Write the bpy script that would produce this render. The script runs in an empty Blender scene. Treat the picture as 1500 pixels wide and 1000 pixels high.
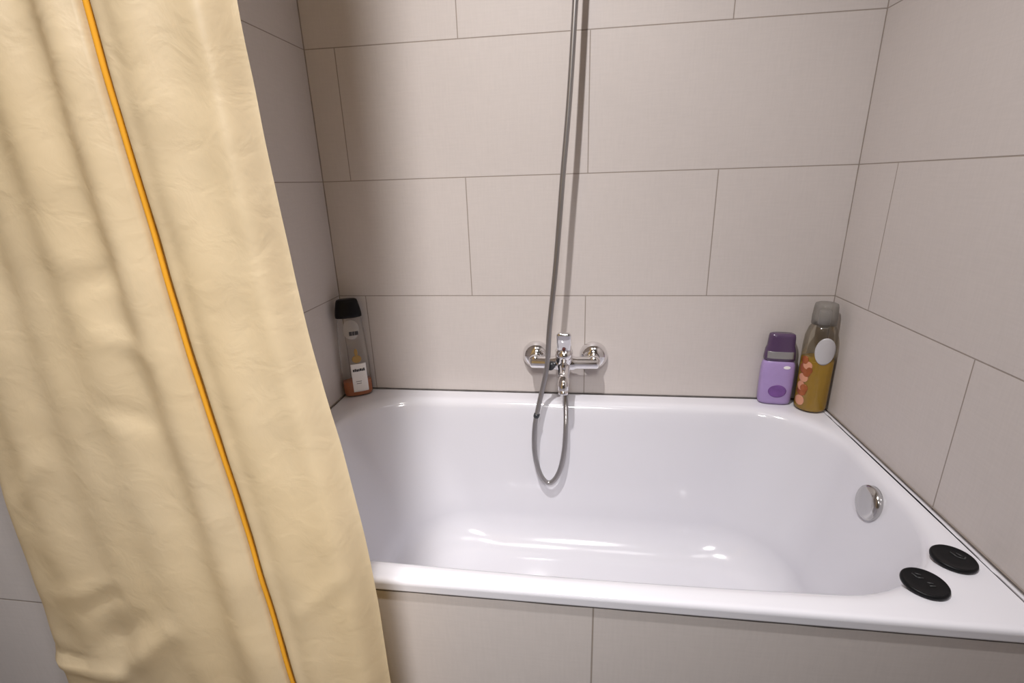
import bpy, bmesh, math, random
from mathutils import Vector, Matrix, noise
random.seed(4)
PI = math.pi
scn = bpy.context.scene
COL = scn.collection

# ------------------------------------------------------------------ helpers
def link(name, me, mat=None, parent=None, smooth=False, loc=None):
    o = bpy.data.objects.new(name, me)
    COL.objects.link(o)
    mats = mat if isinstance(mat, (list, tuple)) else ([mat] if mat else [])
    for m in mats:
        me.materials.append(m)
    if smooth:
        for p in me.polygons:
            p.use_smooth = True
    if parent:
        o.parent = parent
    if loc is not None:
        o.location = loc
    return o

def from_bm(name, bm, mat=None, parent=None, smooth=False, loc=None):
    bmesh.ops.recalc_face_normals(bm, faces=bm.faces)
    me = bpy.data.meshes.new(name)
    bm.to_mesh(me)
    bm.free()
    return link(name, me, mat, parent, smooth, loc)

def thing(name, label, cat, loc=(0, 0, 0), rotz=0.0, group=None):
    o = bpy.data.objects.new(name, None)
    COL.objects.link(o)
    o.empty_display_size = 0.05
    o.location = loc
    o.rotation_euler = (0, 0, rotz)
    tag(o, label, cat, group)
    return o

def tag(o, label, cat, group=None):
    o['label'] = label
    o['category'] = cat
    if group:
        o['group'] = group
    return o

def add_box(bm, x0, x1, y0, y1, z0, z1):
    v = [bm.verts.new((x, y, z)) for x in (x0, x1) for y in (y0, y1) for z in (z0, z1)]
    for f in ((0, 1, 3, 2), (4, 6, 7, 5), (0, 4, 5, 1), (2, 3, 7, 6), (0, 2, 6, 4), (1, 5, 7, 3)):
        bm.faces.new([v[i] for i in f])

def struct(name, boxes, mat):
    bm = bmesh.new()
    for b in boxes:
        add_box(bm, *b)
    o = from_bm(name, bm, mat)
    o['kind'] = 'structure'
    return o

def add_rings(bm, rings, cap0=True, cap1=True, closed=True):
    """rings: list of lists of points with equal counts -> lofted skin"""
    vs = [[bm.verts.new(p) for p in r] for r in rings]
    n = len(vs[0])
    for a, b in zip(vs, vs[1:]):
        for i in range(n if closed else n - 1):
            j = (i + 1) % n
            bm.faces.new((a[i], a[j], b[j], b[i]))
    if cap0:
        bm.faces.new(list(reversed(vs[0])))
    if cap1:
        bm.faces.new(vs[-1])
    return vs

def add_lathe(bm, prof, n=40, M=None, sx=1.0, sy=1.0):
    """prof: (radius, height) pairs turned round Z"""
    M = M or Matrix.Identity(4)
    rings = []
    for r, z in prof:
        r = max(r, 0.0002)
        rings.append([M @ Vector((r * sx * math.cos(2 * PI * i / n), r * sy * math.sin(2 * PI * i / n), z)) for i in range(n)])
    add_rings(bm, rings)

def add_tube(bm, pts, rad, n=14, cap=True):
    """tube along pts; rad is a number or a list"""
    pts = [Vector(p) for p in pts]
    rings = []
    t0 = (pts[1] - pts[0]).normalized()
    up = Vector((0, 0, 1)) if abs(t0.z) < 0.9 else Vector((1, 0, 0))
    a = t0.cross(up).normalized()
    for i, p in enumerate(pts):
        if i == 0:
            t = pts[1] - pts[0]
        elif i == len(pts) - 1:
            t = pts[-1] - pts[-2]
        else:
            t = pts[i + 1] - pts[i - 1]
        t.normalize()
        a = (a - t * a.dot(t)).normalized()
        b = t.cross(a)
        r = rad[i] if isinstance(rad, (list, tuple)) else rad
        rings.append([p + a * (r * math.cos(2 * PI * k / n)) + b * (r * math.sin(2 * PI * k / n)) for k in range(n)])
    add_rings(bm, rings, cap, cap)

def catmull(P, per=10):
    P = [Vector(p) for p in P]
    Q = [P[0] * 2 - P[1]] + P + [P[-1] * 2 - P[-2]]
    out = []
    for i in range(1, len(Q) - 2):
        p0, p1, p2, p3 = Q[i - 1:i + 3]
        for k in range(per):
            t = k / per
            out.append(0.5 * ((2 * p1) + (p2 - p0) * t + (2 * p0 - 5 * p1 + 4 * p2 - p3) * t * t + (3 * p1 - p0 - 3 * p2 + p3) * t ** 3))
    out.append(P[-1])
    return out

def lerp_tab(tab, z):
    if z <= tab[0][0]:
        return tab[0][1]
    for (z0, a), (z1, b) in zip(tab, tab[1:]):
        if z <= z1:
            t = (z - z0) / (z1 - z0)
            return a + (b - a) * t
    return tab[-1][1]

def sstep(a, b, x):
    t = min(1, max(0, (x - a) / (b - a)))
    return t * t * (3 - 2 * t)

# ------------------------------------------------------------------ materials
def new_mat(name):
    m = bpy.data.materials.new(name)
    m.use_nodes = True
    nt = m.node_tree
    nt.nodes.clear()
    out = nt.nodes.new('ShaderNodeOutputMaterial')
    return m, nt, out

def srgb(r, g, b):
    f = lambda c: ((c / 255) / 12.92) if c / 255 <= 0.04045 else (((c / 255) + 0.055) / 1.055) ** 2.4
    return (f(r), f(g), f(b), 1)

def pbr(name, col, rough=0.4, metal=0.0, spec=0.5, coat=0.0, bump=None, vary=0.0):
    m, nt, out = new_mat(name)
    b = nt.nodes.new('ShaderNodeBsdfPrincipled')
    b.inputs['Base Color'].default_value = col
    b.inputs['Roughness'].default_value = rough
    b.inputs['Metallic'].default_value = metal
    b.inputs['Specular IOR Level'].default_value = spec
    b.inputs['Coat Weight'].default_value = coat
    b.inputs['Coat Roughness'].default_value = 0.04
    nt.links.new(b.outputs[0], out.inputs[0])
    tc = nt.nodes.new('ShaderNodeTexCoord')
    nz = nt.nodes.new('ShaderNodeTexNoise')
    nt.links.new(tc.outputs['Object'], nz.inputs['Vector'])
    nz.inputs['Scale'].default_value = bump[1] if bump else 60.0
    nz.inputs['Detail'].default_value = 4
    if vary:
        mx = nt.nodes.new('ShaderNodeMix')
        mx.data_type = 'RGBA'
        mx.inputs[6].default_value = tuple(c * (1 - vary) for c in col[:3]) + (1,)
        mx.inputs[7].default_value = tuple(min(1, c * (1 + vary)) for c in col[:3]) + (1,)
        nt.links.new(nz.outputs['Fac'], mx.inputs[0])
        nt.links.new(mx.outputs[2], b.inputs['Base Color'])
    if bump:
        bp = nt.nodes.new('ShaderNodeBump')
        bp.inputs['Strength'].default_value = bump[0]
        bp.inputs['Distance'].default_value = 0.002
        nt.links.new(nz.outputs['Fac'], bp.inputs['Height'])
        nt.links.new(bp.outputs[0], b.inputs['Normal'])
    return m

ZB = 1.1363          # height of the grout line used as datum

def tile_mat(name, axis, sign, shift, z0=ZB, tile=(0.56, 0.512, 0.492), grout=(0.31, 0.265, 0.235), mortar=0.0014):
    m, nt, out = new_mat(name)
    L = nt.links.new
    tc = nt.nodes.new('ShaderNodeTexCoord')
    sp = nt.nodes.new('ShaderNodeSeparateXYZ')
    L(tc.outputs['Object'], sp.inputs[0])
    mu = nt.nodes.new('ShaderNodeMath'); mu.operation = 'MULTIPLY_ADD'
    L(sp.outputs[axis], mu.inputs[0]); mu.inputs[1].default_value = sign; mu.inputs[2].default_value = shift
    mz = nt.nodes.new('ShaderNodeMath'); mz.operation = 'SUBTRACT'
    L(sp.outputs['Z'], mz.inputs[0]); mz.inputs[1].default_value = z0
    cb = nt.nodes.new('ShaderNodeCombineXYZ')
    L(mu.outputs[0], cb.inputs[0]); L(mz.outputs[0], cb.inputs[1])
    br = nt.nodes.new('ShaderNodeTexBrick')
    br.offset = 0.5; br.offset_frequency = 2; br.squash = 1.0
    br.inputs['Scale'].default_value = 1.0
    br.inputs['Brick Width'].default_value = 0.6
    br.inputs['Row Height'].default_value = 0.3
    br.inputs['Mortar Size'].default_value = mortar
    br.inputs['Mortar Smooth'].default_value = 0.35
    br.inputs['Bias'].default_value = 0.0
    c = tile
    br.inputs['Color1'].default_value = (c[0] * 0.985, c[1] * 0.985, c[2] * 0.985, 1)
    br.inputs['Color2'].default_value = (c[0] * 1.015, c[1] * 1.015, c[2] * 1.015, 1)
    br.inputs['Mortar'].default_value = grout + (1,)
    L(cb.outputs[0], br.inputs['Vector'])
    # woven linen look of the tile face: fine crossed threads plus cloudy drift
    mp = nt.nodes.new('ShaderNodeMapping'); mp.inputs['Scale'].default_value = (260, 22, 1)
    L(cb.outputs[0], mp.inputs[0])
    n1 = nt.nodes.new('ShaderNodeTexNoise'); n1.inputs['Scale'].default_value = 1.0; n1.inputs['Detail'].default_value = 3
    L(mp.outputs[0], n1.inputs['Vector'])
    mp2 = nt.nodes.new('ShaderNodeMapping'); mp2.inputs['Scale'].default_value = (22, 260, 1)
    L(cb.outputs[0], mp2.inputs[0])
    n2 = nt.nodes.new('ShaderNodeTexNoise'); n2.inputs['Scale'].default_value = 1.0; n2.inputs['Detail'].default_value = 3
    L(mp2.outputs[0], n2.inputs['Vector'])
    n3 = nt.nodes.new('ShaderNodeTexNoise'); n3.inputs['Scale'].default_value = 5.0; n3.inputs['Detail'].default_value = 2
    L(cb.outputs[0], n3.inputs['Vector'])
    ad = nt.nodes.new('ShaderNodeMath'); ad.operation = 'ADD'
    L(n1.outputs['Fac'], ad.inputs[0]); L(n2.outputs['Fac'], ad.inputs[1])
    ad2 = nt.nodes.new('ShaderNodeMath'); ad2.operation = 'MULTIPLY_ADD'
    L(n3.outputs['Fac'], ad2.inputs[0]); ad2.inputs[1].default_value = 0.6; L(ad.outputs[0], ad2.inputs[2])
    mr = nt.nodes.new('ShaderNodeMapRange')
    L(ad2.outputs[0], mr.inputs['Value'])
    mr.inputs['From Min'].default_value = 0.8; mr.inputs['From Max'].default_value = 1.8
    mr.inputs['To Min'].default_value = 0.955; mr.inputs['To Max'].default_value = 1.045
    hv = nt.nodes.new('ShaderNodeVectorMath'); hv.operation = 'SCALE'
    L(br.outputs['Color'], hv.inputs[0]); L(mr.outputs[0], hv.inputs['Scale'])
    b = nt.nodes.new('ShaderNodeBsdfPrincipled')
    L(hv.outputs[0], b.inputs['Base Color'])
    b.inputs['Roughness'].default_value = 0.55
    b.inputs['Specular IOR Level'].default_value = 0.3
    h1 = nt.nodes.new('ShaderNodeMath'); h1.operation = 'MULTIPLY_ADD'
    L(br.outputs['Fac'], h1.inputs[0]); h1.inputs[1].default_value = -1.0
    h2 = nt.nodes.new('ShaderNodeMath'); h2.operation = 'MULTIPLY'
    L(ad.outputs[0], h2.inputs[0]); h2.inputs[1].default_value = 0.05
    L(h2.outputs[0], h1.inputs[2])
    bp = nt.nodes.new('ShaderNodeBump'); bp.inputs['Strength'].default_value = 0.5; bp.inputs['Distance'].default_value = 0.001
    L(h1.outputs[0], bp.inputs['Height']); L(bp.outputs[0], b.inputs['Normal'])
    L(b.outputs[0], out.inputs[0])
    return m

def clear_mat(name, tint=(1, 1, 1), gloss=0.10, haze=0.05, hazecol=(0.8, 0.8, 0.8)):
    """thin clear plastic: see-through with a glossy skin and a little haze"""
    m, nt, out = new_mat(name)
    L = nt.links.new
    tr = nt.nodes.new('ShaderNodeBsdfTransparent'); tr.inputs[0].default_value = tint + (1,)
    df = nt.nodes.new('ShaderNodeBsdfDiffuse'); df.inputs[0].default_value = hazecol + (1,)
    gl = nt.nodes.new('ShaderNodeBsdfGlossy'); gl.inputs['Roughness'].default_value = 0.06
    lw = nt.nodes.new('ShaderNodeLayerWeight'); lw.inputs['Blend'].default_value = 0.25
    m1 = nt.nodes.new('ShaderNodeMixShader'); m1.inputs[0].default_value = haze
    L(tr.outputs[0], m1.inputs[1]); L(df.outputs[0], m1.inputs[2])
    mm = nt.nodes.new('ShaderNodeMath'); mm.operation = 'MULTIPLY_ADD'
    L(lw.outputs['Fresnel'], mm.inputs[0]); mm.inputs[1].default_value = 0.5; mm.inputs[2].default_value = gloss * 0.3
    m2 = nt.nodes.new('ShaderNodeMixShader')
    L(mm.outputs[0], m2.inputs[0]); L(m1.outputs[0], m2.inputs[1]); L(gl.outputs[0], m2.inputs[2])
    L(m2.outputs[0], out.inputs[0])
    return m

def curtain_mat():
    m, nt, out = new_mat('yellow_curtain_cloth')
    L = nt.links.new
    tc = nt.nodes.new('ShaderNodeTexCoord')
    nz = nt.nodes.new('ShaderNodeTexNoise'); nz.inputs['Scale'].default_value = 6; nz.inputs['Detail'].default_value = 5
    mp = nt.nodes.new('ShaderNodeMapping'); mp.inputs['Scale'].default_value = (1.0, 1.0, 0.5)
    L(tc.outputs['Object'], mp.inputs[0]); L(mp.outputs[0], nz.inputs['Vector'])
    mx = nt.nodes.new('ShaderNodeMix'); mx.data_type = 'RGBA'
    mx.inputs[6].default_value = (0.74, 0.575, 0.335, 1)
    mx.inputs[7].default_value = (0.79, 0.67, 0.485, 1)
    L(nz.outputs['Fac'], mx.inputs[0])
    df = nt.nodes.new('ShaderNodeBsdfDiffuse'); L(mx.outputs[2], df.inputs[0])
    tl = nt.nodes.new('ShaderNodeBsdfTranslucent'); tl.inputs[0].default_value = (0.82, 0.58, 0.22, 1)
    m1 = nt.nodes.new('ShaderNodeMixShader'); m1.inputs[0].default_value = 0.34
    L(df.outputs[0], m1.inputs[1]); L(tl.outputs[0], m1.inputs[2])
    gl = nt.nodes.new('ShaderNodeBsdfGlossy'); gl.inputs['Roughness'].default_value = 0.45
    m2 = nt.nodes.new('ShaderNodeMixShader'); m2.inputs[0].default_value = 0.04
    L(m1.outputs[0], m2.inputs[1]); L(gl.outputs[0], m2.inputs[2])
    n2 = nt.nodes.new('ShaderNodeTexNoise'); n2.inputs['Scale'].default_value = 34; n2.inputs['Detail'].default_value = 4
    n2.inputs['Distortion'].default_value = 0.6
    L(tc.outputs['Object'], n2.inputs['Vector'])
    bp = nt.nodes.new('ShaderNodeBump'); bp.inputs['Strength'].default_value = 0.22; bp.inputs['Distance'].default_value = 0.004
    L(n2.outputs['Fac'], bp.inputs['Height'])
    for s in (df, tl, gl):
        L(bp.outputs[0], s.inputs['Normal'])
    L(m2.outputs[0], out.inputs[0])
    return m

def emit_mat(name, col, s):
    m, nt, out = new_mat(name)
    e = nt.nodes.new('ShaderNodeEmission')
    e.inputs[0].default_value = col
    e.inputs[1].default_value = s
    nt.links.new(e.outputs[0], out.inputs[0])
    return m

M_back = tile_mat('linen_tile_back', 'X', 1, 0.30)
M_right = tile_mat('linen_tile_right', 'Y', -1, -0.142)
M_left = tile_mat('linen_tile_left', 'Y', -1, -0.30)
M_flange = tile_mat('linen_tile_return', 'X', 1, 0.42)
M_apron = tile_mat('linen_tile_apron', 'X', 1, -0.007, z0=0.5385)
M_floor = pbr('grey_floor_tile', (0.07, 0.065, 0.066, 1), 0.5, vary=0.08)
M_ceil = pbr('white_ceiling_paint', (0.75, 0.74, 0.73, 1), 0.8)
M_caulk = pbr('grey_brown_joint', (0.24, 0.20, 0.175, 1), 0.7, vary=0.25)
M_mould = pbr('dark_silicone_joint', (0.10, 0.09, 0.085, 1), 0.6, vary=0.6, bump=(0.2, 40))
M_tub = pbr('white_bath_enamel', (0.68, 0.672, 0.72, 1), 0.13, spec=0.5, coat=0.2)
M_chrome = pbr('chrome', (0.82, 0.81, 0.82, 1), 0.07, metal=1.0)
M_cover = pbr('satin_chrome', (0.55, 0.54, 0.53, 1), 0.14, metal=1.0)
M_hose = pbr('steel_hose', (0.40, 0.385, 0.385, 1), 0.32, metal=0.9)
M_dark = pbr('dark_grey_plastic', (0.03, 0.032, 0.038, 1), 0.3)
M_red = pbr('dark_red_mark', (0.10, 0.02, 0.015, 1), 0.4)
M_curtain = curtain_mat()
M_foldglow = pbr('orange_fold_glow', (0.66, 0.31, 0.025, 1), 0.8, spec=0.1)  # orange light bouncing inside the tight fold, painted as a colour
M_black = pbr('black_plastic', (0.004, 0.004, 0.005, 1), 0.42, spec=0.2)
M_blackmark = pbr('raised_grey_print', (0.035, 0.036, 0.038, 1), 0.45)
M_clear = clear_mat('clear_plastic', (0.96, 0.955, 0.94), 0.10, 0.06, (0.7, 0.66, 0.62))
M_orange = pbr('orange_gel', (0.46, 0.11, 0.008, 1), 0.2)
M_paper = pbr('white_label_and_glint', (0.85, 0.83, 0.83, 1), 0.45)
M_ink = pbr('black_ink', (0.03, 0.03, 0.035, 1), 0.5)
M_gold = pbr('gold_print', (0.36, 0.22, 0.06, 1), 0.35)
M_lilac = pbr('lilac_plastic', (0.37, 0.265, 0.52, 1), 0.28, vary=0.06)
M_purple = pbr('purple_plastic', (0.085, 0.048, 0.105, 1), 0.16)
M_violet = pbr('violet_print', (0.17, 0.07, 0.27, 1), 0.4, vary=0.3)
M_silver = pbr('grey_sheen_and_print', (0.30, 0.29, 0.29, 1), 0.25, metal=0.3)
M_amber = pbr('amber_gel', (0.52, 0.31, 0.008, 1), 0.12, vary=0.12)
M_rose = pbr('copper_rose_print', (0.38, 0.11, 0.035, 1), 0.25, metal=0.4, vary=0.3)
M_rosel = pbr('pale_rose_print', (0.60, 0.28, 0.17, 1), 0.35, vary=0.15)
M_frost = pbr('white_frosted_patch', (0.48, 0.465, 0.48, 1), 0.35)
M_capclear = clear_mat('smoky_clear_cap', (0.62, 0.60, 0.56), 0.12, 0.32, (0.42, 0.40, 0.38))
M_haze = clear_mat('hazy_print', (0.9, 0.9, 0.9), 0.05, 0.35, (0.7, 0.66, 0.64))
M_clear2 = clear_mat('clear_bottle_wall', (0.88, 0.86, 0.80), 0.10, 0.02, (0.6, 0.56, 0.5))

# ------------------------------------------------------------------ room shell
XL, XR = -0.6764, 0.5998
YF = -0.6955
CEIL = 2.42
struct('wall_back', [(XL - 0.1, XR + 0.1, 0, 0.1, 0, CEIL)], M_back)
struct('wall_left', [(XL - 0.1, XL, -0.66, 0, 0, CEIL)], M_left)
struct('wall_right', [(XR, XR + 0.1, -1.05, 0, 0, CEIL)], M_right)
struct('wall_front_left', [(-1.5, XL, -0.768, -0.66, 0, CEIL)], M_flange)
struct('wall_front', [(XL, XR, YF + 0.004, YF + 0.05, 0, 0.536)], M_apron)
struct('wall_far_left', [(-1.6, -1.5, -2.5, -0.66, 0, CEIL)], M_left)
struct('wall_far_right', [(1.3, 1.4, -2.5, -0.95, 0, CEIL)], M_right)
struct('wall_room_right', [(XR + 0.1, 1.4, -1.05, -0.95, 0, CEIL)], M_back)
struct('wall_rear', [(-1.6, 1.4, -2.6, -2.5, 0, CEIL)], M_back)
struct('floor', [(-1.6, 1.4, -2.6, 0.1, -0.1, 0)], M_floor)
struct('ceiling', [(-1.6, 1.4, -2.6, 0.1, CEIL, CEIL + 0.1)], M_ceil)

def strip(name, p, q, w, mat):
    bm = bmesh.new()
    p, q = Vector(p), Vector(q)
    n = max(2, int((q - p).length / 0.02))
    pts = [p.lerp(q, i / n) for i in range(n + 1)]
    rad = [w * (0.85 + 0.3 * noise.noise(pt * 23)) for pt in pts]
    add_tube(bm, pts, rad, 8)
    o = from_bm(name, bm, mat, smooth=True)
    o['kind'] = 'structure'
    return o
strip('trim_1', (XL, 0, 0.56), (XL, 0, CEIL), 0.0022, M_caulk)
strip('trim_2', (XR, 0, 0.56), (XR, 0, CEIL), 0.0018, M_caulk)
strip('trim_3', (XL, -0.001, 0.5605), (XR, -0.001, 0.5605), 0.0022, M_mould)
strip('trim_4', (XL + 0.001, 0, 0.5605), (XL + 0.001, YF, 0.5605), 0.0016, M_caulk)
strip('trim_5', (XR - 0.001, 0, 0.5605), (XR - 0.001, YF, 0.5605), 0.0015, M_caulk)
strip('trim_6', (XL, YF + 0.004, 0.5375), (XR, YF + 0.004, 0.5375), 0.0022, M_mould)

# ------------------------------------------------------------------ bathtub
RIM = 0.56
NC, NS = 14, 26
def rrect(x0, x1, y0, y1, r, z, bow=0.0, rc=None):
    """rounded rectangle, counter-clockwise from the front-left corner; r for all or rc for each corner"""
    rc = rc or (r, r, r, r)          # front-left, front-right, back-right, back-left
    cs = [(x0, y0, 1, 1, PI, rc[0]), (x1, y0, -1, 1, 1.5 * PI, rc[1]), (x1, y1, -1, -1, 0, rc[2]), (x0, y1, 1, -1, 0.5 * PI, rc[3])]
    corner = []
    for cx, cy, sx, sy, a0, rr in cs:
        ox, oy = cx + sx * rr, cy + sy * rr
        corner.append([(ox + rr * math.cos(a0 + 0.5 * PI * k / NC), oy + rr * math.sin(a0 + 0.5 * PI * k / NC)) for k in range(NC + 1)])
    pts = []
    for i in range(4):
        c, d = corner[i], corner[(i + 1) % 4]
        pts += c
        a, b = Vector(c[-1]), Vector(d[0])
        for k in range(1, NS):
            pts.append(tuple(a.lerp(b, k / NS)))
    xm, hx = 0.5 * (x0 + x1), 0.5 * (x1 - x0)
    ym, hy = 0.5 * (y0 + y1), 0.5 * (y1 - y0)
    out = []
    for x, y in pts:
        if bow:
            w = max(0.0, 1 - ((x - xm) / hx) ** 2)
            y += (-bow if y < ym else bow * 0.3) * w * min(1, abs(y - ym) / hy)
        out.append((x, y, z))
    return out

tub = thing('bathtub', 'white built-in bathtub with rounded basin behind a tiled front panel', 'bathtub', (0, 0, 0))
g = 0.0012
ox0, ox1, oy0, oy1 = XL + g, XR - g, YF, -g
R = []
R.append(rrect(ox0 + 0.02, ox1 - 0.02, oy0 + 0.02, oy1 - 0.02, 0.02, 0.539))
R.append(rrect(ox0 + 0.002, ox1 - 0.002, oy0 + 0.002, oy1 - 0.002, 0.012, 0.539))
R.append(rrect(ox0, ox1, oy0, oy1, 0.012, 0.541))
R.append(rrect(ox0, ox1, oy0, oy1, 0.012, 0.5425))
R.append(rrect(ox0, ox1, oy0, oy1, 0.012, 0.5515))
R.append(rrect(ox0, ox1, oy0, oy1, 0.012, 0.5528))
for k_, (ins, dz) in enumerate(((0.0007, 0.0030), (0.0022, 0.0052), (0.0045, 0.0066), (0.0075, 0.0072))):
    R.append(rrect(ox0 + ins, ox1 - ins, oy0 + ins, oy1 - ins, 0.0115 - ins * 0.3, 0.5528 + dz))
R.append(rrect(ox0 + 0.0090, ox1 - 0.0090, oy0 + 0.0090, oy1 - 0.0090, 0.0090, RIM))
R.append(rrect(ox0 + 0.0140, ox1 - 0.0140, oy0 + 0.0140, oy1 - 0.0140, 0.0080, RIM))
# inner edge, side by side: (edge, slope inset at z=.25, floor inset)
EDGE = dict(l=-0.622, r=0.566, f=-0.640, b=-0.068)
SLOPE = dict(l=0.15, r=0.075, f=0.045, b=0.045)
FLOOR = dict(l=0.27, r=0.17, f=0.135, b=0.125)
ZF, ZC = 0.150, 0.255
def inset_ring(s, z, grow=0.0):
    i = {k: s[k] + grow for k in s}
    rad = 0.125 - 0.15 * min(i['b'], 0.2) * 0
    return rrect(EDGE['l'] + i['l'], EDGE['r'] - i['r'], EDGE['f'] + i['f'], EDGE['b'] - i['b'], 0.12, z, bow=0.016,
                 rc=(0.18, 0.21, 0.17, 0.18))
zero = dict(l=0, r=0, f=0, b=0)
R.append(inset_ring(zero, RIM, -0.022))
for a in (0.0, 0.25, 0.5, 0.75, 1.0):                   # roll over the inner edge
    th = a * PI * 0.5 * 0.9
    R.append(inset_ring(zero, RIM - 0.0005 - 0.024 * (1 - math.cos(th)), -0.016 + 0.022 * math.sin(th)))
for a in [i / 10 for i in range(1, 11)]:                # long slope
    R.append(inset_ring({k: 0.006 + (SLOPE[k] - 0.006) * a for k in SLOPE}, RIM - 0.021 + (ZC - RIM + 0.021) * a))
for a in [i / 12 for i in range(1, 13)]:                # cove to the floor
    th = a * PI / 2
    R.append(inset_ring({k: SLOPE[k] + (FLOOR[k] - SLOPE[k]) * (1 - math.cos(th)) + 0.012 * math.sin(th) * 0 for k in SLOPE}, ZC - (ZC - ZF) * math.sin(th)))
last = R[-1]
cxm = sum(p[0] for p in last) / len(last); cym = sum(p[1] for p in last) / len(last)
for s in (0.8, 0.5, 0.2):
    R.append([(cxm + (p[0] - cxm) * s, cym + (p[1] - cym) * s, ZF - 0.004 * (1 - s)) for p in last])
bm = bmesh.new()
add_rings(bm, R, cap0=False, cap1=True)
shell = from_bm('shell', bm, M_tub, tub, smooth=True)

# chrome overflow plate on the right-hand end
ov = Vector((0.547, -0.361, 0.506))
nrm = Vector((-1, 0, 0.16)).normalized()
Mo = Matrix.Translation(ov) @ nrm.to_track_quat('Z', 'Y').to_matrix().to_4x4()
bm = bmesh.new()
add_lathe(bm, [(0.0345, -0.010), (0.0345, 0.0005), (0.0335, 0.0030), (0.0300, 0.0055), (0.0240, 0.0074), (0.0150, 0.0086), (0.007, 0.0091), (0.0, 0.0092)], 48, Mo)
ovp = from_bm('overflow_cover', bm, M_cover, tub, smooth=True)
ovp['label'] = 'round chrome overflow cover'

# ------------------------------------------------------------------ mixer tap
TX, TZ = -0.0531, 0.670
tap = thing('bath_mixer_tap', 'chrome wall-mounted bath mixer tap with a single lever on the tiled wall', 'tap', (TX, 0, TZ))
def Mrot(direction, at):
    return Matrix.Translation(Vector(at)) @ Vector(direction).normalized().to_track_quat('Z', 'Y').to_matrix().to_4x4()
for s in (-1, 1):
    bm = bmesh.new()
    add_lathe(bm, [(0.0375, 0.0), (0.0375, 0.004), (0.0365, 0.011), (0.033, 0.019), (0.0265, 0.026), (0.018, 0.031), (0.0145, 0.032)], 40, Mrot((0, -1, 0), (s * 0.0765, 0.0, 0.004)))
    from_bm('wall_flange', bm, M_chrome, tap, smooth=True)
    bm = bmesh.new()
    Mu = Mrot((0, -1, 0), (s * 0.0765, -0.028, 0.004))
    add_lathe(bm, [(0.0135, 0), (0.0135, 0.010), (0.0165, 0.012), (0.0165, 0.026), (0.0150, 0.030), (0.010, 0.034)], 6 * 6, Mu)
    from_bm('union_nut', bm, M_chrome, tap, smooth=True)
bm = bmesh.new()
pts = [(-0.090, -0.050, 0), (-0.088, -0.050, 0), (-0.083, -0.050, 0), (-0.03, -0.052, 0), (-0.024, -0.053, 0), (0.024, -0.053, 0), (0.03, -0.052, 0), (0.083, -0.050, 0), (0.088, -0.050, 0), (0.090, -0.050, 0)]
add_tube(bm, pts, [0.010, 0.0145, 0.0165, 0.0165, 0.0195, 0.0195, 0.0165, 0.0165, 0.0145, 0.010], 32)
from_bm('body', bm, M_chrome, tap, smooth=True)
bm = bmesh.new()                                        # cartridge housing, tilted up and forward
Mc = Mrot((0, -0.55, 0.84), (0, -0.054, 0.004))
add_lathe(bm, [(0.020, 0.0), (0.0225, 0.008), (0.0225, 0.026), (0.0215, 0.030), (0.0225, 0.0315), (0.0225, 0.042), (0.019, 0.048), (0.010, 0.051), (0.0, 0.052)], 36, Mc)
from_bm('cartridge_housing', bm, M_chrome, tap, smooth=True)
bm = bmesh.new()                                        # lever: flat paddle that rises from the housing
rings = []
for t, w, h in ((0.0, 0.014, 0.009), (0.12, 0.0175, 0.011), (0.4, 0.0185, 0.010), (0.75, 0.0185, 0.008), (0.93, 0.0180, 0.006), (1.0, 0.0150, 0.004)):
    c = Vector((0, -0.072, 0.036)).lerp(Vector((0, -0.098, 0.094)), t)
    d = Vector((0, -0.026, 0.058)).normalized()
    nv = Vector((0, d.z, -d.y))
    ring = []
    for k in range(24):
        a = 2 * PI * k / 24
        ca, sa = math.cos(a), math.sin(a)
        ring.append(c + Vector((w * math.copysign(abs(ca) ** 0.5, ca), 0, 0)) + nv * (h * math.copysign(abs(sa) ** 0.6, sa)))
    rings.append(ring)
add_rings(bm, rings)
lev = from_bm('lever', bm, M_chrome, tap, smooth=True)
bm = bmesh.new()
add_lathe(bm, [(0.0042, 0), (0.0042, 0.002), (0.003, 0.003)], 16, Mrot((0, -0.91, -0.41), (0.0, -0.0905, 0.050)))
dot = from_bm('temperature_mark', bm, M_red, lev, smooth=True)
dot['label'] = 'small dark red temperature mark'
bm = bmesh.new()                                        # short spout
sp = catmull([(0, -0.060, -0.004), (0, -0.085, -0.010), (0, -0.112, -0.019), (0, -0.128, -0.030), (0, -0.132, -0.043)], 6)
add_tube(bm, sp, [0.0165 - 0.0035 * i / (len(sp) - 1) for i in range(len(sp))], 24)
spo = from_bm('spout', bm, M_chrome, tap, smooth=True)
bm = bmesh.new()
add_lathe(bm, [(0.0118, 0.0), (0.0118, 0.010), (0.0108, 0.012), (0.0102, 0.0118), (0.0100, 0.009)], 24, Mrot((0, -0.25, -1), (0, -0.132, -0.042)))
from_bm('aerator', bm, M_chrome, spo, smooth=True)
bm = bmesh.new()                                        # diverter knob on the left of the body
add_lathe(bm, [(0.009, 0), (0.009, 0.008), (0.0115, 0.009), (0.0115, 0.022), (0.010, 0.024), (0.0, 0.0245)], 24, Mrot((-0.25, -1, 0.1), (-0.030, -0.062, -0.001)))
dv = from_bm('diverter_knob', bm, M_dark, tap, smooth=True)
dv['label'] = 'dark grey diverter knob'
bm = bmesh.new()                                        # outlet under the body
add_lathe(bm, [(0.010, 0), (0.010, 0.012), (0.0085, 0.014)], 24, Mrot((0, 0, -1), (0.004, -0.056, -0.014)))
from_bm('outlet', bm, M_chrome, tap, smooth=True)

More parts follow.
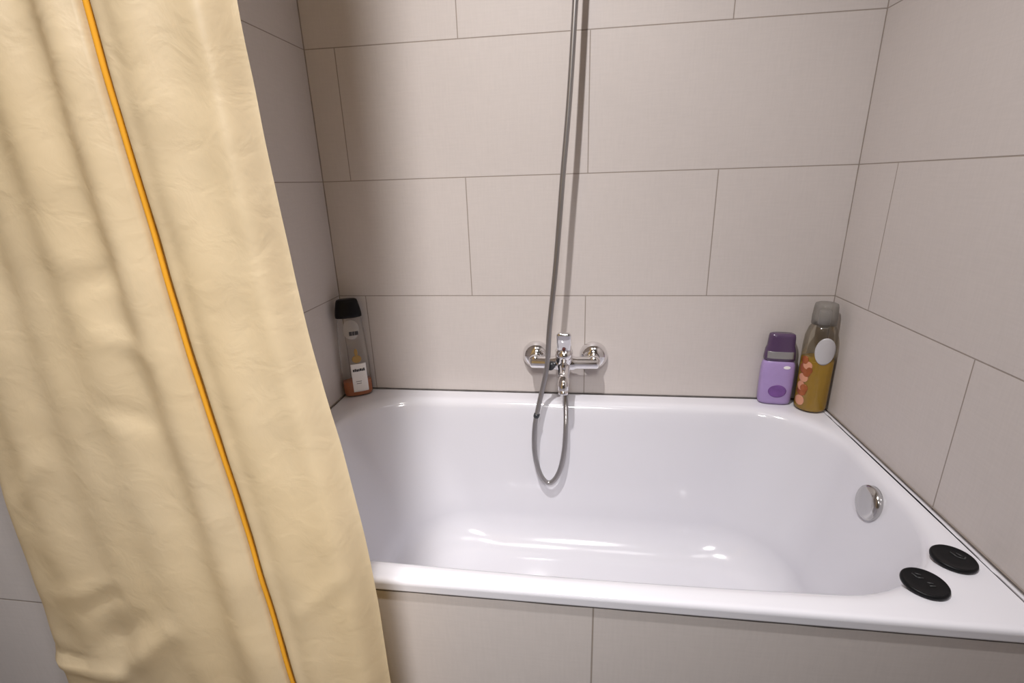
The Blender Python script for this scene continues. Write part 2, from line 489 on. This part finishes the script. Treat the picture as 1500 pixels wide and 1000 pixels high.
# ------------------------------------------------------------------ shower hose
hose_key = [(-0.049, -0.056, 0.640), (-0.049, -0.058, 0.610), (-0.0475, -0.072, 0.560), (-0.0470, -0.100, 0.510), (-0.0500, -0.114, 0.450), (-0.0600, -0.121, 0.395), (-0.0755, -0.124, 0.362),
            (-0.0925, -0.124, 0.351), (-0.110, -0.123, 0.368), (-0.1225, -0.121, 0.405), (-0.1290, -0.118, 0.455), (-0.1270, -0.112, 0.515), (-0.1180, -0.104, 0.565), (-0.1080, -0.098, 0.610),
            (-0.0985, -0.096, 0.655), (-0.0935, -0.097, 0.690), (-0.0885, -0.098, 0.775), (-0.0745, -0.097, 0.912), (-0.0655, -0.094, 1.02), (-0.0575, -0.090, 1.125), (-0.0440, -0.083, 1.285),
            (-0.0330, -0.075, 1.47), (-0.024, -0.068, 1.68), (-0.021, -0.055, 1.86), (-0.020, -0.025, 1.93), (-0.020, -0.003, 1.94)]
hp = catmull(hose_key, 34)
# even spacing so that the ribs of the hose are regular
even, acc, step = [hp[0]], 0.0, 0.0016
for a, b in zip(hp, hp[1:]):
    d = (b - a).length
    while acc + d >= step and d > 1e-9:
        t = (step - acc) / d
        a = a.lerp(b, t); even.append(a.copy()); d = (b - a).length; acc = 0.0
    acc += d
hose = thing('shower_hose', 'grey metal shower hose looping into the tub and rising past the tap', 'hose', (TX, 0, TZ))
bm = bmesh.new()
off = Vector((TX, 0, TZ))
add_tube(bm, [p - off for p in even], [0.0063 + (0.0005 if i % 2 else -0.0004) for i in range(len(even))], 12)
from_bm('tube', bm, M_hose, hose, smooth=True)
bm = bmesh.new()
add_lathe(bm, [(0.0075, 0), (0.0105, 0.002), (0.0105, 0.013), (0.0085, 0.018), (0.0070, 0.026)], 24, Mrot((0, -0.05, -1), Vector((-0.049, -0.056, 0.644)) - off))
from_bm('hose_nut', bm, M_chrome, hose, smooth=True)
bm = bmesh.new()
add_lathe(bm, [(0.0068, -0.006), (0.0078, -0.004), (0.0078, 0.004), (0.0068, 0.006)], 20, Mrot((-0.30, 0.2, -1), Vector((-0.1225, -0.1085, 0.543)) - off))
hb = from_bm('hose_band', bm, M_dark, hose, smooth=True)
hb['label'] = 'dark band round the hose'

# ------------------------------------------------------------------ shower curtain
YC = -0.82
ZB0, ZT = 0.06, CEIL - 0.002
xr_tab = [(0.05, -0.258), (0.52, -0.2615), (0.70, -0.2615), (0.79, -0.270), (0.90, -0.2835), (0.98, -0.295), (1.17, -0.303), (1.27, -0.306), (2.45, -0.308)]
xl_tab = [(0.05, -0.812), (0.45, -0.772), (0.78, -0.740), (1.30, -0.700), (2.45, -0.640)]
xs_tab = [(0.05, -0.356), (0.50, -0.3815), (0.72, -0.399), (0.977, -0.4167), (1.148, -0.4234), (1.277, -0.4289), (2.45, -0.470)]
def smooth_tab(tab, z):
    return sum(lerp_tab(tab, z + d) for d in (-0.06, -0.03, 0, 0.03, 0.06)) / 5
def bumpg(x, c, w):
    return math.exp(-((x - c) / w) ** 2)
def ridge(px, pz, a, b, w, amp):
    """soft crease along the segment a-b in the cloth's own x,z"""
    ax, az = a; bx, bz = b
    dx, dz = bx - ax, bz - az
    t = max(0, min(1, ((px - ax) * dx + (pz - az) * dz) / (dx * dx + dz * dz)))
    d = math.hypot(px - ax - t * dx, pz - az - t * dz)
    return 0.55 * amp * math.exp(-(d / w) ** 2) * (0.35 + 0.65 * math.sin(PI * min(1, max(0.0, 0.15 + 0.7 * t))))
def cloth_y(x, z, u, left):
    y = 0.0
    top = sstep(0.45, 1.5, z)
    if left:
        ph = 0.25 * math.sin(2.2 * z + 0.4)
        y += (0.0025 + 0.0045 * top) * math.cos(2 * PI * (2.15 * u + 0.10 + 0.10 * ph))
        y += (0.0015 + 0.002 * top) * math.cos(2 * PI * (4.6 * u + 0.35 - 0.2 * ph))
        y -= 0.016 * bumpg(u, 0.93, 0.10)
        y -= 0.010 * math.sin(PI * u)
        # hem curl at the free left edge
        y += 0.014 * bumpg(u, 0.0, 0.05)
    else:
        y -= 0.016 * math.sin(PI * (u ** 0.8))
        y += 0.005 * math.cos(2 * PI * (1.5 * u + 0.1)) * (0.4 + 0.6 * top)
        y += 0.020 * bumpg(u, 1.0, 0.12)
        y -= 0.008 * bumpg(u, 0.07, 0.09)
    # creases near the lower left, where the cloth was bunched
    y += ridge(x, z, (-0.760, 0.520), (-0.690, 0.508), 0.008, 0.008)
    y -= ridge(x, z, (-0.758, 0.498), (-0.640, 0.490), 0.013, 0.012)
    y -= ridge(x, z, (-0.640, 0.490), (-0.535, 0.585), 0.016, 0.013)
    y += ridge(x, z, (-0.650, 0.545), (-0.575, 0.600), 0.015, 0.007)
    y -= ridge(x, z, (-0.690, 0.625), (-0.590, 0.655), 0.010, 0.004)
    y += ridge(x, z, (-0.660, 0.600), (-0.600, 0.640), 0.008, 0.004)
    y -= ridge(x, z, (-0.700, 0.760), (-0.640, 0.830), 0.014, 0.005)
    y += ridge(x, z, (-0.520, 1.035), (-0.470, 1.050), 0.008, 0.004)
    y -= ridge(x, z, (-0.505, 0.985), (-0.455, 0.965), 0.010, 0.005)
    y += ridge(x, z, (-0.520, 0.905), (-0.480, 0.885), 0.010, 0.005)
    y -= ridge(x, z, (-0.345, 0.640), (-0.290, 0.690), 0.012, 0.004)
    y += 0.003 * noise.noise(Vector((x * 9, z * 4.5, 1.3))) + 0.0014 * noise.noise(Vector((x * 24, z * 17, 7.1)))
    return y
NL, NR, NZ = 110, 60, 230
bm = bmesh.new()
rows = []
for j in range(NZ + 1):
    z = ZB0 + (ZT - ZB0) * j / NZ
    xl, xs, xr = smooth_tab(xl_tab, z), smooth_tab(xs_tab, z), smooth_tab(xr_tab, z)
    xs += 0.0015 * math.sin(9 * z)
    xl += 0.003 * noise.noise(Vector((3.1, z * 6, 0)))
    row = []
    for i in range(NL + 1):
        u = i / NL
        x = xl + (xs - 0.0058 - xl) * u
        row.append((x, YC + cloth_y(x, z, u, True), z))
    ye = row[-1][1]
    xq = xs + 0.0060
    yq = YC + cloth_y(xq, z, 0.0, False)
    # tight fold tucked in between the two widths of cloth
    row += [(xs - 0.0044, ye + 0.003, z), (xs - 0.0040, ye + 0.010, z), (xs - 0.0030, ye + 0.020, z), (xs, ye + 0.024, z),
            (xs + 0.0030, ye + 0.020, z), (xs + 0.0040, yq + 0.010, z), (xs + 0.0046, yq + 0.003, z)]
    for i in range(NR + 1):
        u = i / NR
        x = xq + (xr - xq) * u
        row.append((x, YC + cloth_y(x, z, u, False), z))
    rows.append([bm.verts.new(p) for p in row])
for a, b in zip(rows, rows[1:]):
    for i in range(len(a) - 1):
        bm.faces.new((a[i], a[i + 1], b[i + 1], b[i]))
fold_glow_pts = [(smooth_tab(xs_tab, z) + 0.0015 * math.sin(9 * z), r_[NL + 4].co.y - 0.0185, z) for r_ in rows[::2] for z in (r_[0].co.z,)]
cur = from_bm('shower_curtain', bm, M_curtain, smooth=True)
tag(cur, 'pale yellow fabric shower curtain hanging in folds in front of the tub', 'shower curtain')

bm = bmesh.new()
add_tube(bm, fold_glow_pts, 0.0026, 10)  # added cord that stands for the orange glow deep in the fold
sm = from_bm('fold_glow_cord', bm, M_foldglow, cur, smooth=True)
sm['label'] = 'added orange cord painting the glow in the fold'

# ------------------------------------------------------------------ bottles
def soft_ring(hw, hd, z, n=48, e=2.6):
    out = []
    for k in range(n):
        a = 2 * PI * k / n
        c, s = math.cos(a), math.sin(a)
        out.append((hw * math.copysign(abs(c) ** (2 / e), c), hd * math.copysign(abs(s) ** (2 / e), s), z))
    return out

def soft_solid(name, prof, mat, parent, e=2.6, n=48):
    bm = bmesh.new()
    add_rings(bm, [soft_ring(w, d, z, n, e) for w, d, z in prof])
    return from_bm(name, bm, mat, parent, smooth=True)

def wrap_patch(name, surf, u0, u1, z0, z1, mat, parent, lift=0.0006, shape=None, nu=20, nz=16):
    """a printed patch laid on a bottle's skin; surf(u, z) -> (point, outward normal)"""
    bm = bmesh.new()
    def pt(u, z, l):
        p, nv = surf(u, z)
        return p + nv * l
    grid_o, grid_i = [], []
    for j in range(nz + 1):
        ro, ri = [], []
        for i in range(nu + 1):
            a, b = i / nu * 2 - 1, j / nz * 2 - 1
            if shape == 'oval':
                q = a * math.sqrt(max(0, 1 - b * b / 2)); b2 = b * math.sqrt(max(0, 1 - a * a / 2)); a = q; b = b2
            u = (u0 + u1) / 2 + (u1 - u0) / 2 * a
            z = (z0 + z1) / 2 + (z1 - z0) / 2 * b
            ro.append(bm.verts.new(pt(u, z, lift)))
            ri.append(bm.verts.new(pt(u, z, -0.0004)))
        grid_o.append(ro); grid_i.append(ri)
    for g_, fl in ((grid_o, False), (grid_i, True)):
        for a, b in zip(g_, g_[1:]):
            for i in range(nu):
                f = (a[i], a[i + 1], b[i + 1], b[i])
                bm.faces.new(tuple(reversed(f)) if fl else f)
    per = [(j, 0) for j in range(nz)] + [(nz, i) for i in range(nu)] + [(j, nu) for j in range(nz, 0, -1)] + [(0, i) for i in range(nu, 0, -1)]
    for (a, b), (c, d) in zip(per, per[1:] + per[:1]):
        bm.faces.new((grid_o[a][b], grid_o[c][d], grid_i[c][d], grid_i[a][b]))
    return from_bm(name, bm, mat, parent, smooth=True)

def soft_surf(prof, e=2.6):
    """front (-y) skin of a soft_solid; u is x in metres"""
    def wd(z):
        for (w0, d0, z0), (w1, d1, z1) in zip(prof, prof[1:]):
            if z0 <= z <= z1 and z1 > z0:
                t = (z - z0) / (z1 - z0)
                return w0 + (w1 - w0) * t, d0 + (d1 - d0) * t
        return prof[-1][:2]
    def P(u, z):
        w, d = wd(z)
        k = min(0.999, abs(u) / w)
        return Vector((u, -d * (1 - k ** e) ** (1 / e), z))
    def S(u, z):
        p = P(u, z)
        t1 = P(u + 0.0005, z) - P(u - 0.0005, z)
        t2 = P(u, z + 0.0005) - P(u, z - 0.0005)
        nv = t1.cross(t2).normalized()
        if nv.y > 0:
            nv = -nv
        return p, nv
    return S

# --- clear shower gel bottle, left corner
b1 = thing('shower_gel_bottle', 'tall clear bottle with black cap and white label in the left tub corner', 'bottle', (-0.6345, -0.046, RIM + 0.0003), math.radians(28))
p1 = [(0.032, 0.014, 0.0), (0.037, 0.0185, 0.003), (0.0395, 0.0205, 0.010), (0.0395, 0.0205, 0.10), (0.037, 0.0195, 0.16), (0.034, 0.0185, 0.205), (0.031, 0.0175, 0.226), (0.028, 0.016, 0.230)]
soft_solid('body', p1, M_clear, b1)
liq = soft_solid('gel', [(0.030, 0.013, 0.0018), (0.0355, 0.0172, 0.0045), (0.0380, 0.0192, 0.011), (0.0380, 0.0192, 0.044), (0.0375, 0.0188, 0.0455)], M_orange, b1)
liq['label'] = 'orange gel left in the bottom'
cp = soft_solid('cap', [(0.030, 0.0165, 0.2285), (0.0345, 0.0195, 0.229), (0.0345, 0.0195, 0.236), (0.0325, 0.0185, 0.250), (0.0285, 0.0170, 0.270), (0.0265, 0.0155, 0.2755), (0.022, 0.012, 0.2775)], M_black, b1)
cp['label'] = 'black tapered cap'
S1 = soft_surf(p1)
lb = wrap_patch('label', S1, -0.0130, 0.0275, 0.016, 0.098, M_paper, b1)
lb['label'] = 'white paper label'
def S1up(u, z):
    p, nv = S1(u, z)
    return p + nv * 0.0007, nv
x = -0.0085
for w in (0.0042, 0.0034, 0.0040, 0.0030, 0.0044, 0.0030, 0.0038):          # the name on the label, too blurred to read
    h = random.choice((0.0062, 0.0072, 0.0078))
    wrap_patch('print', S1up, x, x + w, 0.0765 + random.uniform(-.0006, .0006), 0.0765 + h, M_ink, lb, nu=3, nz=3)
    x += w + 0.0009
wrap_patch('print', S1up, -0.004, 0.011, 0.046, 0.0475, M_silver, lb, nu=6, nz=2)
wrap_patch('print', S1up, -0.003, 0.010, 0.040, 0.0415, M_silver, lb, nu=6, nz=2)
em = wrap_patch('emblem', S1, -0.007, 0.018, 0.101, 0.123, M_gold, b1, shape='oval')
em['label'] = 'blurred gold emblem'
wrap_patch('emblem_tip', S1, 0.001, 0.010, 0.121, 0.142, M_gold, em, shape='oval')
for a, c in ((-0.005, 0.0025), (0.0035, 0.0090), (0.0100, 0.0185)):
    lg = wrap_patch('logo', S1, a, c, 0.180, 0.191, M_ink, b1, nu=4, nz=4)
    lg['label'] = 'blurred black logo print'
nk = wrap_patch('neck_band', S1, -0.020, 0.022, 0.168, 0.224, M_haze, b1, shape='oval', lift=0.0003)
nk['label'] = 'pale band under the cap'

# --- lilac bottle
b2 = thing('lotion_bottle', 'short lilac bottle with a dark purple flip cap on the back rim', 'bottle', (0.484, -0.0235, RIM + 0.0003), math.radians(-6))
p2 = [(0.030, 0.012, 0.0), (0.036, 0.017, 0.003), (0.0385, 0.019, 0.010), (0.0395, 0.0195, 0.05), (0.0390, 0.0190, 0.095), (0.0375, 0.0180, 0.108), (0.034, 0.016, 0.116), (0.030, 0.014, 0.119)]
soft_solid('body', p2, M_lilac, b2, e=3.0)
c2 = soft_solid('cap', [(0.0325, 0.015, 0.1185), (0.0360, 0.0172, 0.120), (0.0358, 0.0172, 0.128), (0.0340, 0.0160, 0.146), (0.0310, 0.0150, 0.156), (0.0300, 0.0148, 0.178), (0.0285, 0.0138, 0.185), (0.024, 0.011, 0.187)], M_purple, b2, e=3.2)
c2['label'] = 'glossy dark purple cap'
S2c = soft_surf([(0.0360, 0.0172, 0.120), (0.0358, 0.0172, 0.128), (0.0340, 0.0160, 0.146), (0.0310, 0.0150, 0.156), (0.0300, 0.0148, 0.178), (0.0285, 0.0138, 0.185)], 3.2)
bd = wrap_patch('cap_sheen', S2c, -0.031, 0.028, 0.125, 0.143, M_silver, c2)  # grey reflection on the cap's sloping face, painted as a patch
bd['label'] = 'painted grey reflection on the cap'
S2 = soft_surf(p2, 3.0)
ovl = wrap_patch('flower_print', S2, -0.020, 0.022, 0.022, 0.056, M_violet, b2, shape='oval')
ovl['label'] = 'violet flower printed on the front'
for a, c, d, e_ in ((0.008, 0.024, 0.099, 0.107),):
    gl_ = wrap_patch('shoulder_glint', S2, a, c, d, e_, M_paper, b2, shape='oval')  # highlight on the bottle's shoulder, painted as a pale oval
    gl_['label'] = 'painted pale highlight'

# --- amber bottle, right corner
b3 = thing('oil_bottle', 'tall round clear bottle of amber gel with a copper rose print in the right corner', 'bottle', (0.5605, -0.0510, RIM + 0.0003), math.radians(-26))
p3 = [(0.030, 0.030, 0.0), (0.0345, 0.0345, 0.003), (0.0360, 0.0360, 0.010), (0.0360, 0.0360, 0.165), (0.0345, 0.0345, 0.190), (0.0300, 0.0300, 0.208), (0.0255, 0.0255, 0.217), (0.0220, 0.0220, 0.220)]
soft_solid('body', p3, M_clear2, b3, e=2.0)
am = soft_solid('gel', [(0.029, 0.029, 0.0018), (0.0335, 0.0335, 0.0045), (0.0350, 0.0350, 0.011), (0.0350, 0.0350, 0.132), (0.0345, 0.0345, 0.1335)], M_amber, b3, e=2.0)
am['label'] = 'amber gel filling two thirds'
c3 = soft_solid('cap', [(0.0215, 0.0215, 0.2195), (0.0265, 0.0265, 0.2205), (0.0265, 0.0265, 0.240), (0.0250, 0.0250, 0.262), (0.0235, 0.0235, 0.269), (0.019, 0.019, 0.271)], M_capclear, b3, e=2.0)
c3['label'] = 'smoky clear cap'
soft_solid('neck', [(0.0130, 0.0130, 0.212), (0.0130, 0.0130, 0.250), (0.009, 0.009, 0.254)], M_frost, c3, e=2.0)
S3 = soft_surf(p3, 2.0)
fp = wrap_patch('front_patch', S3, -0.008, 0.0325, 0.128, 0.194, M_frost, b3, shape='oval')
fp['label'] = 'white oval patch'
k = 0
for u, z, w, h in ((-0.0225, 0.028, 0.0095, 0.013), (-0.0215, 0.052, 0.0100, 0.011), (-0.0245, 0.066, 0.0070, 0.012), (-0.0170, 0.062, 0.0080, 0.010), (-0.0215, 0.088, 0.0095, 0.011),
                   (-0.0170, 0.101, 0.0080, 0.009), (-0.0250, 0.112, 0.0065, 0.013), (-0.0170, 0.121, 0.0095, 0.010), (-0.0240, 0.133, 0.0070, 0.010), (-0.0115, 0.110, 0.0060, 0.008)):
    rp = wrap_patch('rose_print', S3, u - w, min(u + w, 0.03), z - h, z + h, M_rosel if k in (0, 2, 4, 7) else M_rose, b3, shape='oval', lift=0.0006 + 0.00008 * k)
    k += 1

# ------------------------------------------------------------------ black discs on the front right corner of the rim
def disc(label, x, y, r, marks, rot):
    t = thing('black_disc', label, 'disc', (x, y, RIM + 0.0003), rot, 'black discs on the tub corner')
    bm = bmesh.new()
    add_lathe(bm, [(r * 0.93, 0.0), (r * 0.985, 0.0012), (r, 0.0035), (r * 0.99, 0.0055), (r * 0.95, 0.0070), (r * 0.90, 0.0074), (r * 0.86, 0.0068), (r * 0.5, 0.0068), (0, 0.0068)], 56)
    from_bm('plate', bm, M_black, t, smooth=True)
    bm = bmesh.new()
    for x0, y0, x1, y1 in marks:
        add_tube(bm, [(x0, y0, 0.0070), ((x0 + x1) / 2, (y0 + y1) / 2, 0.0072), (x1, y1, 0.0070)], 0.0010, 8)
    o = from_bm('raised_mark', bm, M_blackmark, t, smooth=True)
    o['label'] = 'raised grey marks'
disc('flat black plastic disc on the tub rim, the one nearer the right wall', 0.5450, -0.5745, 0.0285,
     [(-0.004, 0.010, 0.004, 0.003), (0.004, 0.003, 0.012, 0.003), (0.012, 0.003, 0.014, 0.008), (0.003, 0.012, 0.010, 0.008)], -0.5)
disc('flat black plastic disc on the tub rim, the one nearer the front edge', 0.4725, -0.6290, 0.0285,
     [(-0.014, 0.010, -0.008, 0.004), (-0.008, 0.004, -0.001, 0.006), (-0.010, 0.012, -0.003, 0.012), (0.002, -0.001, 0.009, 0.000), (0.004, -0.007, 0.011, -0.004)], -0.4)

# ------------------------------------------------------------------ lights: the room's ceiling spot and an added soft fill from behind the camera
def spot(name, loc, target, energy, size, blend, rad, col):
    l = bpy.data.lights.new(name, 'SPOT')
    l.energy = energy; l.spot_size = size; l.spot_blend = blend; l.shadow_soft_size = rad; l.color = col
    o = bpy.data.objects.new(name, l)
    COL.objects.link(o)
    o.location = loc
    o.rotation_euler = (Vector(target) - Vector(loc)).to_track_quat('-Z', 'Y').to_euler()
    return o
spot('ceiling_spot', (-0.266, -1.0, 2.30), (-0.06, -0.30, 0.45), 66, math.radians(108), 1.0, 0.022, (1.0, 0.97, 0.955))
def area(name, loc, target, size, energy, col, spread=PI):
    l = bpy.data.lights.new(name, 'AREA')
    l.shape = 'DISK'; l.size = size; l.energy = energy; l.color = col
    o = bpy.data.objects.new(name, l)
    COL.objects.link(o)
    o.location = loc
    o.rotation_euler = (Vector(target) - Vector(loc)).to_track_quat('-Z', 'Y').to_euler()
    l.spread = spread
    return o
area('ceiling_lamp', (0.30, -0.98, 2.38), (0.30, -0.98, 0), 0.45, 1.2, (1.0, 0.97, 0.97))
area('front_fill', (0.0, -1.9, 1.95), (-0.32, -0.8, 0.65), 0.40, 2.5, (1.0, 0.975, 0.965), math.radians(62))  # added frontal fill for curtain and front panel, no known fitting

w = bpy.data.worlds.new('World')
scn.world = w
w.use_nodes = True
w.node_tree.nodes['Background'].inputs[0].default_value = (0.9, 0.92, 1.0, 1)
w.node_tree.nodes['Background'].inputs[1].default_value = 0.05

# ------------------------------------------------------------------ camera
yaw, pitch, roll = 0.1392, -0.3182, -0.0311
cy, sy, cp_, sp_ = math.cos(yaw), math.sin(yaw), math.cos(pitch), math.sin(pitch)
f = Vector((-sy * cp_, cy * cp_, sp_))
r0 = Vector((cy, sy, 0))
u0 = r0.cross(f)
r = math.cos(roll) * r0 + math.sin(roll) * u0
u = -math.sin(roll) * r0 + math.cos(roll) * u0
cam = bpy.data.cameras.new('camera')
co = bpy.data.objects.new('camera', cam)
COL.objects.link(co)
cam.sensor_width = 36
cam.sensor_fit = 'HORIZONTAL'
cam.lens = 36 * 710.34 / 1500
cam.clip_start = 0.01
co.matrix_world = Matrix(((r.x, u.x, -f.x, -0.0219), (r.y, u.y, -f.y, -1.2445), (r.z, u.z, -f.z, 1.1228), (0, 0, 0, 1)))
scn.camera = co

vs = scn.view_settings
vs.view_transform = 'Standard'
vs.look = 'None'
vs.gamma = 1
vs.use_curve_mapping = False
vs.exposure = 0.66
